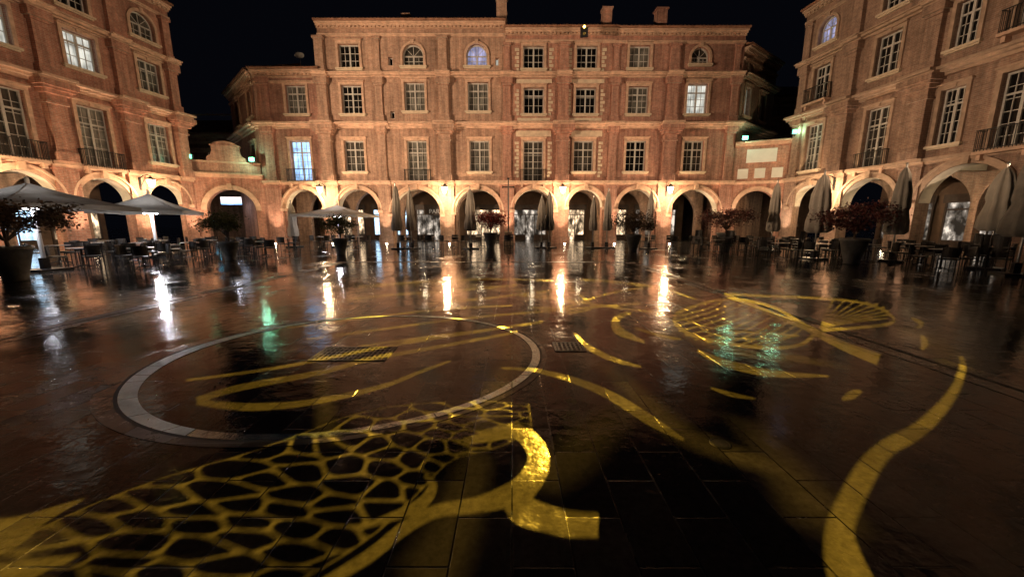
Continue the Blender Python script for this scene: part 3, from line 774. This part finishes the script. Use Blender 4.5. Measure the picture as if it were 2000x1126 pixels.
# netted wing: a filled shape pierced by rounded, irregular cells (shrunken Voronoi cells)
U = cat([(1034,788,0),(870,784,0),(700,806,0),(520,872,0),(300,938,0),(120,1010,0),(-60,1100,0)], 10)
Lw = cat([(1040,838,0),(975,872,0),(885,898,0),(825,955,0),(735,1040,0),(610,1120,0),(440,1200,0)], 10)
def wing(t, s):
    t = max(0, min(1, t))*(len(U)-1); i = min(int(t), len(U)-2); f = t-i
    A = U[i].lerp(U[i+1], f); B = Lw[i].lerp(Lw[i+1], f); return A.lerp(B, s)
wing_quads = []
for i in range(len(U)-1): wing_quads.append([tuple(U[i])[:2], tuple(U[i+1])[:2], tuple(Lw[i+1])[:2], tuple(Lw[i])[:2]])
rnd = random.Random(5); cells_px = []
cols, rows = 16, 5
seeds = []
for i in range(-1, cols+1):
    for j in range(rows+1):
        seeds.append((i+.5+rnd.uniform(-.38,.38), j+(.5 if i % 2 else 0)+rnd.uniform(-.36,.36)))
def clip(poly, nx, ny, c):     # keep the side where x*nx + y*ny <= c
    out = []
    for k in range(len(poly)):
        p_, q_ = poly[k], poly[(k+1) % len(poly)]
        dp = p_[0]*nx+p_[1]*ny-c; dq = q_[0]*nx+q_[1]*ny-c
        if dp <= 0: out.append(p_)
        if (dp < 0 < dq) or (dq < 0 < dp):
            t = dp/(dp-dq); out.append((p_[0]+(q_[0]-p_[0])*t, p_[1]+(q_[1]-p_[1])*t))
    return out
for sx, sy in seeds:
    poly = [(sx-1.5,max(.03,sy-1.5)),(sx+1.5,max(.03,sy-1.5)),(sx+1.5,min(rows-.04,sy+1.5)),(sx-1.5,min(rows-.04,sy+1.5))]
    gap = rnd.uniform(.03, .07)
    for ox, oy in seeds:
        dx, dy = ox-sx, oy-sy; d = math.hypot(dx, dy)
        if d < 1e-6 or d > 3: continue
        nx, ny = dx/d, dy/d
        poly = clip(poly, nx, ny, (sx*nx+sy*ny)+d/2-gap)
        if len(poly) < 3: break
    if len(poly) < 3: continue
    poly = clip(clip(poly, 1, 0, cols-.1), -1, 0, -.1)
    if len(poly) < 3: continue
    for _ in range(2):         # round the corners
        out = []
        for k in range(len(poly)):
            p_, q_ = poly[k], poly[(k+1) % len(poly)]
            out.append((p_[0]*.8+q_[0]*.2, p_[1]*.8+q_[1]*.2)); out.append((p_[0]*.2+q_[0]*.8, p_[1]*.2+q_[1]*.8))
        poly = out
    ar = abs(sum(poly[k][0]*poly[(k+1)%len(poly)][1]-poly[(k+1)%len(poly)][0]*poly[k][1] for k in range(len(poly))))/2
    if ar < .05: continue
    cells_px.append([tuple(wing(x/cols, y/rows))[:2] for x, y in poly])
soft = []
for s_ in [
 [(1180,710,10),(1240,765,22),(1330,845,32),(1440,890,30),(1500,910,10)],
 [(1040,940,30),(1100,905,40),(1160,850,42),(1222,788,16)],
 [(625,690,12),(635,780,18),(640,860,16)],
 [(930,880,26),(905,970,40),(870,1060,50),(820,1150,60)],
 [(1445,815,8),(1510,890,26),(1570,960,44),(1625,1030,70)],
 [(1330,650,10),(1450,690,14),(1560,700,14),(1640,715,8)],
 [(-60,1090,90),(40,1060,70),(100,1060,20)],
 [(1760,640,10),(1840,680,20),(1880,720,14)],
 [(980,650,10),(1000,700,14),(960,780,30),(930,850,20)],
 [(700,560,6),(900,555,10),(1150,590,10)],
]: soft += stroke(s_)

def projector(LP, quads, D_, power, rad, col, fills=(), voids=()):
    LP = Vector(LP); C = Vector((.8, 4.5, 0)); ax = (C-LP).normalized()
    bx = ax.cross(Vector((0,0,1))).normalized(); by = bx.cross(ax)
    K = 100.0; pts = []; edges = []
    def addp(poly):
        k = len(pts); n = len(poly); pts.extend(poly)
        for i in range(n): edges.append((k+i, k+(i+1)%n))
    E = .45*K*D_
    addp([Vector((-E,-E)),Vector((E,-E)),Vector((E,E)),Vector((-E,E))])
    def conv(lst):
        out = []
        for qd in lst:
            pl_ = []
            for (u, v) in qd:
                g = px(u, v); r = g-LP; r = r*(D_/r.dot(ax)); pl_.append(Vector((r.dot(bx)*K, r.dot(by)*K)))
            addp(pl_)
            xs = [p_.x for p_ in pl_]; ys = [p_.y for p_ in pl_]
            out.append((min(xs), max(xs), min(ys), max(ys), [(p_.x,p_.y) for p_ in pl_]))
        return out
    A = conv(quads); B = conv(fills); V_ = conv(voids)
    v, e, f, ov, oe, of = delaunay_2d_cdt(pts, edges, [], 0, 1e-4, True)
    def inside(cells, x, y):
        for x0_, x1_, y0_, y1_, pl_ in cells:
            if x < x0_ or x > x1_ or y < y0_ or y > y1_: continue
            c = False; n = len(pl_); j = n-1
            for i in range(n):
                xi, yi = pl_[i]; xj, yj = pl_[j]
                if (yi > y) != (yj > y) and x < (xj-xi)*(y-yi)/(yj-yi)+xi: c = not c
                j = i
            if c: return True
        return False
    t = thing('projector', 'yellow light projector mounted under the eaves', 'projector', tuple(LP), 0, 'projectors under the eaves')
    mb = MB(); mb.v = [tuple(ax*D_ + bx*(p_.x/K) + by*(p_.y/K)) for p_ in v]
    for tri in f:
        cx = sum(v[i].x for i in tri)/3; cy = sum(v[i].y for i in tri)/3
        lit = inside(A, cx, cy) or (inside(B, cx, cy) and not inside(V_, cx, cy))
        if not lit: mb.f.append(tuple(tri))
    me = bpy.data.meshes.new('stencil_plate'); me.from_pydata(mb.v, [], mb.f); me.update(); me.materials.append(DARKM)
    add('stencil_plate', me, t)
    h = .45*D_; hb = MB()
    def P(a_, b_, c_): return tuple(bx*a_+by*b_+ax*c_)
    for A_, B_ in (((-h,-h),(h,-h)),((h,-h),(h,h)),((h,h),(-h,h)),((-h,h),(-h,-h))):
        hb.quad(P(*A_,-.1),P(*B_,-.1),P(*B_,D_+.01),P(*A_,D_+.01))
    hb.quad(P(-h,-h,-.1),P(h,-h,-.1),P(h,h,-.1),P(-h,h,-.1))
    add('housing', hb.mesh('housing', DARKM), t)
    ln = MB(); k = 16
    ln.quad(*[P(.09*math.cos(2*math.pi*i/k), h+.1+.09*math.sin(2*math.pi*i/k), D_) for i in range(k)])
    add('lens', ln.mesh('lens', E_YEL), t)
    spot(tuple(LP), tuple(C), power, col, 44, .2, rad)
    return t
projector((5.2, 29.4, 15.2), main, .6, 185000, .0002, (1,.56,.045), wing_quads, cells_px)
projector((-22.6, 22.0, 15.2), soft, .6, 90000, .0014, (1,.56,.08))

# ------------------------------------------------------------------ potted maples
def crown(seed, mat, spread=.95, zc=1.75, h=.5, n=3200, lw=.1):
    r = random.Random(seed); mb = MB(); cl = []
    for i in range(18):
        an = r.uniform(0, 6.28); rr = spread*math.sqrt(r.uniform(.02, 1)); cl.append((rr*math.cos(an), rr*math.sin(an), zc+r.uniform(-h,h)*(1-.5*rr/spread), r.uniform(.14,.32)))
    for i in range(n):
        c = r.choice(cl); p_ = Vector((c[0]+r.gauss(0,c[3]), c[1]+r.gauss(0,c[3]), c[2]+r.gauss(0,c[3]*.5)))
        a_ = Vector((r.gauss(0,1),r.gauss(0,1),r.gauss(0,.5))).normalized(); b_ = a_.orthogonal().normalized()
        s_ = lw*r.uniform(.5,1.2)
        mb.quad(tuple(p_), tuple(p_+a_*s_*.5+b_*s_*.35), tuple(p_+a_*s_), tuple(p_+a_*s_*.5-b_*s_*.35))
    return mb.mesh('crown', mat), cl
def tree_mesh(seed, cl):
    r = random.Random(seed); mb = MB()
    mb.tube((0,0,.8),(.03,.02,1.15),.05,.038,8); 
    for c in cl:
        m1 = Vector((c[0]*.35, c[1]*.35, 1.15+(c[2]-1.15)*.6)); mb.tube((.03,.02,1.12), m1, .028, .016, 6); mb.tube(m1, (c[0],c[1],c[2]), .016, .006, 5)
    return mb.mesh('trunk', BARK)
pot_round = MB().lathe([(0,.0),(.24,.0),(.26,.04),(.24,.08),(.34,.5),(.42,.86),(.46,.88),(.46,.98),(.4,.98),(.38,.88),(0,.86)], 28).mesh('pot', POT, True)
GT = 'potted maples around the square'
def maple(loc, mat, seed, label, s=1, spread=.95, zc=1.75, h=.5, n=3200):
    t = thing('potted_tree', label, 'potted tree', loc, random.uniform(0,6), GT); t.scale = (s,s,s)
    add('pot', pot_round, t); cm_, cl = crown(seed, mat, spread, zc, h, n)
    add('trunk', tree_mesh(seed, cl), t); add('crown', cm_, t)
maple((-14.1,10.4,0), LEAF_B, 1, 'bronze-leaved maple in large dark pot beside terrace', 1.0, 1.2, 1.75, .5, 6000)
maple((-12.5,16.4,0), LEAF_G, 2, 'bushy green maple in grey pot beside café tables', .86, 1.0, 1.9)
maple((-9.0,19.5,0), LEAF_G, 3, 'green-leaved maple in tall grey pot', .88, .8, 1.75)
maple((-1.4,24.4,0), LEAF_RB, 4, 'red-leaved maple in grey pot before the arcade', 1.05, .95, 1.75)
maple((7.2,22.1,0), LEAF_B, 5, 'bronze maple in tall grey pot near closed parasols', 1.0, .85, 1.75)
maple((12.6,22,0), LEAF_R, 6, 'dark red maple in wide pot by stacked chairs', 1.1, 1.1, 1.75)
maple((13.7,14.9,0), LEAF_R, 7, 'wide red maple in large dark pot beside terrace', 1.05, 1.15, 1.8)

# ------------------------------------------------------------------ parasols
def closed_parasol(loc, H=3.9, r=.3, mat=FAB_T, label='tall closed taupe parasol on a pole', rz=0, z1=1.15):
    t = thing('closed_parasol', label, 'parasol', loc, rz, 'closed parasols on the terraces')
    m = MB().lathe([(r*.75,z1),(r*1.05,z1+.12),(r,z1+.5),(r*.72,z1+1.0),(r*.8,z1+1.15),(r*.72,(z1+H)/2+.4),(r*.45,H-.25),(.05,H)], 32, 0, 0,
                   lambda t_, z: 1+.2*math.cos(8*t_+z*.6)+.07*math.cos(3*t_+z*2))
    add('canopy', m.mesh('canopy', mat, True), t)
    add('pole', MB().tube((0,0,0),(0,0,H+.12),.035,.035,10).lathe([(.0,H+.22),(.05,H+.16),(.03,H+.1)],8).mesh('pole', METAL), t)
    add('base', MB().box(-.4,.4,-.4,.4,0,.07).box(-.08,.08,-.08,.08,.07,.4).mesh('base', DARKM), t)
    return t
closed_parasol((-15.2,26,0), 3.0, .3, FAB_W, 'small closed cream parasol in front of arcade', 0, .7)
for X, Y, H, r, rz in ((-7.35,24,3.95,.3,.2),(-6.55,24.3,3.7,.28,1),(-2.65,24,3.75,.34,.5),(1.97,25,3.3,.28,.1),(2.5,25.2,3.65,.28,.9),(5.4,25,3.3,.24,.4),(6.35,25,3.7,.26,.7),(8.8,24,3.6,.22,.3),(15.3,22,3.9,.3,.2)):
    closed_parasol((X,Y,0), H, r, FAB_T, 'tall closed taupe parasol before the arcade', rz)
closed_parasol((13.85,17,0), 3.75, .42, FAB_T, 'large closed parasol among dark terrace chairs', .3, 1.2)
closed_parasol((16.4,16,0), 3.9, .34, FAB_G, 'large closed grey parasol on the dark terrace', .8)
closed_parasol((17.0,13.2,0), 3.5, .4, FAB_W, 'closed pale parasol with drooping folds', .5, 1.35)
closed_parasol((15.9,11.6,0), 4.1, .45, FAB_G, 'large closed grey parasol at terrace edge', 1.1, 1.2)

def open_parasol(loc, w, ze, za, mat, label, rz=0, power=60, lit=True):
    t = thing('open_parasol', label, 'parasol', loc, rz, 'open parasols on the terraces')
    mb = MB(); h = w/2; n = 8
    cs = [(-h,-h),(h,-h),(h,h),(-h,h)]
    for k in range(4):
        A = cs[k]; B = cs[(k+1)%4]
        for i in range(n):
            for j in range(5):
                def P(i_, j_):
                    f = i_/n; q_ = j_/5
                    x = (A[0]*(1-f)+B[0]*f)*q_; y = (A[1]*(1-f)+B[1]*f)*q_
                    sag = .10*math.sin(math.pi*q_)
                    return (x, y, za+(ze-za)*q_-sag+ (.042*math.sin(math.pi*f)*q_))
                if j == 0: mb.quad(P(0,0), P(i,1), P(i+1,1))
                else: mb.quad(P(i,j),P(i+1,j),P(i+1,j+1),P(i,j+1))
            def E(i_): 
                f = i_/n
                return (A[0]*(1-f)+B[0]*f, A[1]*(1-f)+B[1]*f, ze+.042*math.sin(math.pi*f))
            a_, b_ = E(i), E(i+1)
            mb.quad(a_, b_, (b_[0],b_[1],b_[2]-.16), (a_[0],a_[1],a_[2]-.16))
    add('canopy', mb.mesh('canopy', mat), t)
    pm = MB().tube((0,0,0),(0,0,za+.12),.06,.06,12).lathe([(.0,za+.22),(.06,za+.14),(.03,za+.08)],8)
    add('pole', pm.mesh('pole', LITPOLE), t)
    rb = MB()
    for c in cs: rb.tube((0,0,za-.1),(c[0]*.97,c[1]*.97,ze-.06),.015,.015,5); rb.tube((0,0,ze-.15),(c[0]*.5,c[1]*.5,(za+ze)/2-.16),.014,.014,5)
    add('ribs', rb.mesh('ribs', METAL), t)
    add('base', MB().box(-.45,.45,-.45,.45,0,.08).box(-.09,.09,-.09,.09,.08,.45).mesh('base', DARKM), t)
    if lit:
        lm = MB()
        for sx in (-1,1): lm.lathe([(0,ze-.14),(.06,ze-.12),(.07,ze-.05),(.0,ze-.03)],10,sx*.22,-.1)
        add('lamp', lm.mesh('lamp', E_COOL), t)
        point((0,-.25,ze-.25), power, (.95,.93,1), .08, t)
    return t
open_parasol((-16.1,12.7,0), 3.7, 2.2, 2.95, FAB_O, 'large open taupe parasol lit from beneath over tables', -.12, 130)
open_parasol((-17.6,18.4,0), 3.3, 2.2, 3.05, FAB_O, 'open taupe parasol with white lamps over café tables', .45, 210)
open_parasol((-12.1,26.2,0), 4.2, 2.2, 2.9, FAB_W, 'open cream parasol before a brightly lit shop', 0, 100)

# ------------------------------------------------------------------ café furniture
GC = 'café chairs on the terraces'; GTb = 'café tables on the terraces'
def chair_master(mat, leg):
    t = thing('cafe_chair', 'dark woven café chair on wet paving', 'chair', (0,0,0), 0, GC)
    add('seat', MB().box(-.22,.22,-.21,.21,.43,.47).box(-.2,.2,-.23,-.212,.4,.46).mesh('seat', mat), t)
    b = MB()
    n = 6
    for i in range(n):
        a0 = -.9+1.8*i/n; a1 = -.9+1.8*(i+1)/n
        def P(a_, z, r=.24): return (r*math.sin(a_), r*math.cos(a_), z)
        b.quad(P(a0,.5),P(a1,.5),P(a1,.84,.27),P(a0,.84,.27)); b.quad(P(a0,.5,.215),P(a1,.5,.215),P(a1,.84,.245),P(a0,.84,.245))
        b.quad(P(a0,.84,.27),P(a1,.84,.27),P(a1,.84,.245),P(a0,.84,.245))
    add('backrest', b.mesh('backrest', mat), t)
    for x in (-.2,.2):
        for y in (-.19,.19):
            top = .47 if y < 0 else .84
            add('leg', MB().tube((x*1.08,y*1.12,0),(x,y,top),.014,.014,6).mesh('leg', leg), t)
    return t
def table_master():
    t = thing('cafe_table', 'small round café table on wet paving', 'table', (0,0,0), 0, GTb)
    add('table_top', MB().lathe([(0,.72),(.36,.72),(.38,.735),(.36,.75),(0,.75)],24).mesh('table_top', TABLE), t)
    add('pedestal', MB().tube((0,0,.04),(0,0,.72),.028,.028,10).mesh('pedestal', DARKM), t)
    f = MB()
    for k in range(4):
        a_ = math.pi/4+k*math.pi/2; f.tube((0,0,.1),(.3*math.cos(a_),.3*math.sin(a_),.02),.022,.016,6)
    add('foot', f.mesh('foot', DARKM), t); return t
ch = chair_master(WICKER, DARKM); tb = table_master()
first = [True, True]
rt = random.Random(11)
def set_at(x, y, n=3):
    if first[0]: tb.location = (x,y,0); first[0] = False
    else: copy_thing(tb, (x,y,0), rt.uniform(0,3))
    a0 = rt.uniform(0,6.28)
    for k in range(n):
        a_ = a0+k*2*math.pi/n+rt.uniform(-.2,.2); r_ = .62
        X = x+r_*math.cos(a_); Y = y+r_*math.sin(a_); rz = a_-math.pi/2+rt.uniform(-.25,.25)
        if first[1]: ch.location = (X,Y,0); ch.rotation_euler = (0,0,rz); first[1] = False
        else: copy_thing(ch, (X,Y,0), rz)
for (x, y, n) in [(-17.8,12.4,3),(-15.8,13.6,3),(-18.6,15.2,3),(-16.1,15.6,3),(-19.6,17.4,3),(-17.2,17.2,3),(-15.2,17.6,3),(-18.8,19.8,3),(-16.2,19.9,3),(-14.3,20.2,3),(-21.3,19.6,2),(-20.6,13.6,2),(-21.5,22.3,2),(-18.6,22.5,3),(-14.4,15.6,3),(-16.2,22.4,3),(-13.6,22.6,2),(-13.6,13.6,3),(-12.4,18.6,2),
                  (-12.8,25.2,3),(-10.6,25.6,3),(-7.2,25.6,3),(-5.6,25.4,3),(-4.0,25.6,3),(-2.2,26.2,2),(-.2,26.4,2),(9.2,25.6,2),
                  (10.6,24.6,2),(12.0,23.6,3),(14.0,24.4,3),(16.0,24.2,3),(14.8,20.8,3),(13.0,19.2,3),(16.6,19.6,3),(15.4,17.4,3),(12.4,17.2,3),(17.8,16.4,3),(16.2,14.6,3),(14.9,12.8,3),(17.8,11.6,3),(18.8,21.5,3),(19.0,18.4,3),(11.4,20.6,3),(15.2,15.8,3),(14.0,22.3,3),(17.0,22.2,3),(19.2,15.2,3),(13.6,16.4,2),(16.0,10.4,3)]:
    set_at(x, y, n)
def stack(x, y, rz, n=5):
    t = thing('chair_stack', 'stack of dark woven café chairs', 'stacked chairs', (x,y,0), rz, 'stacked chairs on the terrace')
    for k in range(n):
        for c in [o for o in bpy.data.objects if o.parent == ch]:
            k_ = c.copy(); k_.parent = t; k_.location = (0, .02*k, .13*k); COL.objects.link(k_)
            k_.name = {'seat':'seat','backrest':'backrest'}.get(c.name.split('.')[0], 'leg')
for x, y in ((11.2,22.6),(17.2,13.6),(16.4,12.4),(18.6,14.6),(14.2,18.6),(12.2,21.0)): stack(x, y, rt.uniform(0,6), 4)

# ------------------------------------------------------------------ iron cross, dish, signs
cr = thing('mission_cross', 'tall slender iron cross on stone plinth', 'cross', (-.28, 28.9, 0))
add('plinth', MB().box(-.4,.4,-.4,.4,0,.25).box(-.28,.28,-.28,.28,.25,.9).box(-.33,.33,-.33,.33,.9,1.0).mesh('plinth', CREAM), cr)
add('cross', MB().tube((0,0,1.0),(0,0,5.0),.06,.045,8).box(-.42,.42,-.035,.035,4.3,4.38).box(-.09,.09,-.05,.05,4.9,5.02).box(-.46,-.38,-.05,.05,4.26,4.42).box(.38,.46,-.05,.05,4.26,4.42).mesh('cross', IRON), cr)
ds = thing('satellite_dish', 'small white satellite dish on the tiled roof', 'satellite dish', (-16.9, 32.2, 14.2))
add('dish', MB().lathe([(0,.0),(.15,.02),(.28,.08),(.34,.13)],18).mesh('dish', PANEL), ds, (0,0,.5), (R(60),0,.3))
add('mast', MB().tube((0,0,-.3),(0,.05,.5),.02,.02,6).mesh('mast', METAL), ds)

def textmesh(body, size, mat, ext=.01):
    c = bpy.data.curves.new('t', 'FONT'); c.body = body; c.size = size; c.extrude = ext; c.align_x = 'CENTER'
    o = bpy.data.objects.new('t', c); COL.objects.link(o); bpy.context.view_layer.update()
    me = bpy.data.meshes.new_from_object(o.evaluated_get(bpy.context.evaluated_depsgraph_get()))
    bpy.data.objects.remove(o); me.materials.clear(); me.materials.append(mat); return me
sg = thing('shop_sign', 'dark shop fascia sign with pale letters', 'sign', (-7.8, 38.9, 2.6))
add('board', MB().box(-1.3,1.3,0,.06,-.1,.65).mesh('board', WOOD), sg)
add('lettering', textmesh('PARK', .62, emis('letter_pale', (.9,.85,.75), .16)), sg, (0,-.02,.05), (R(90),0,0))
ls = thing('lit_sign', 'glowing white and blue sign inside the gateway', 'sign', (-25.2, 34.0, 3.45), .1)
add('board', MB().box(-.85,.85,0,.1,0,.52).mesh('board', E_SIGN), ls)
add('stripe', MB().box(-.85,.85,-.01,.1,-.14,-.003).mesh('stripe', E_SIGNB), ls)
l2 = thing('lit_screen', 'small cyan glowing screen in shop window', 'screen', (-26.8, 33.6, 1.5), .1)
add('screen', MB().box(-.35,.35,0,.05,0,.45).mesh('screen', E_CYAN), l2); add('surround', MB().box(-.42,.42,.052,.1,-.07,.52).mesh('surround', DARKM), l2)
point((-25.2,33.6,3.2), 25, (.9,.9,1), .1)

# ------------------------------------------------------------------ world, camera
w = bpy.data.worlds.new('World'); S.world = w; w.use_nodes = True
bg = w.node_tree.nodes['Background']; bg.inputs[0].default_value = (.35,.4,.7,1); bg.inputs[1].default_value = .004
cam = bpy.data.cameras.new('camera'); cam.lens = 13; cam.sensor_width = 36; cam.clip_end = 500; cam.clip_start = .05
co = bpy.data.objects.new('camera', cam); COL.objects.link(co); co.location = (0,0,CAMH); co.rotation_euler = (math.pi/2-PITCH, 0, 0)
S.camera = co
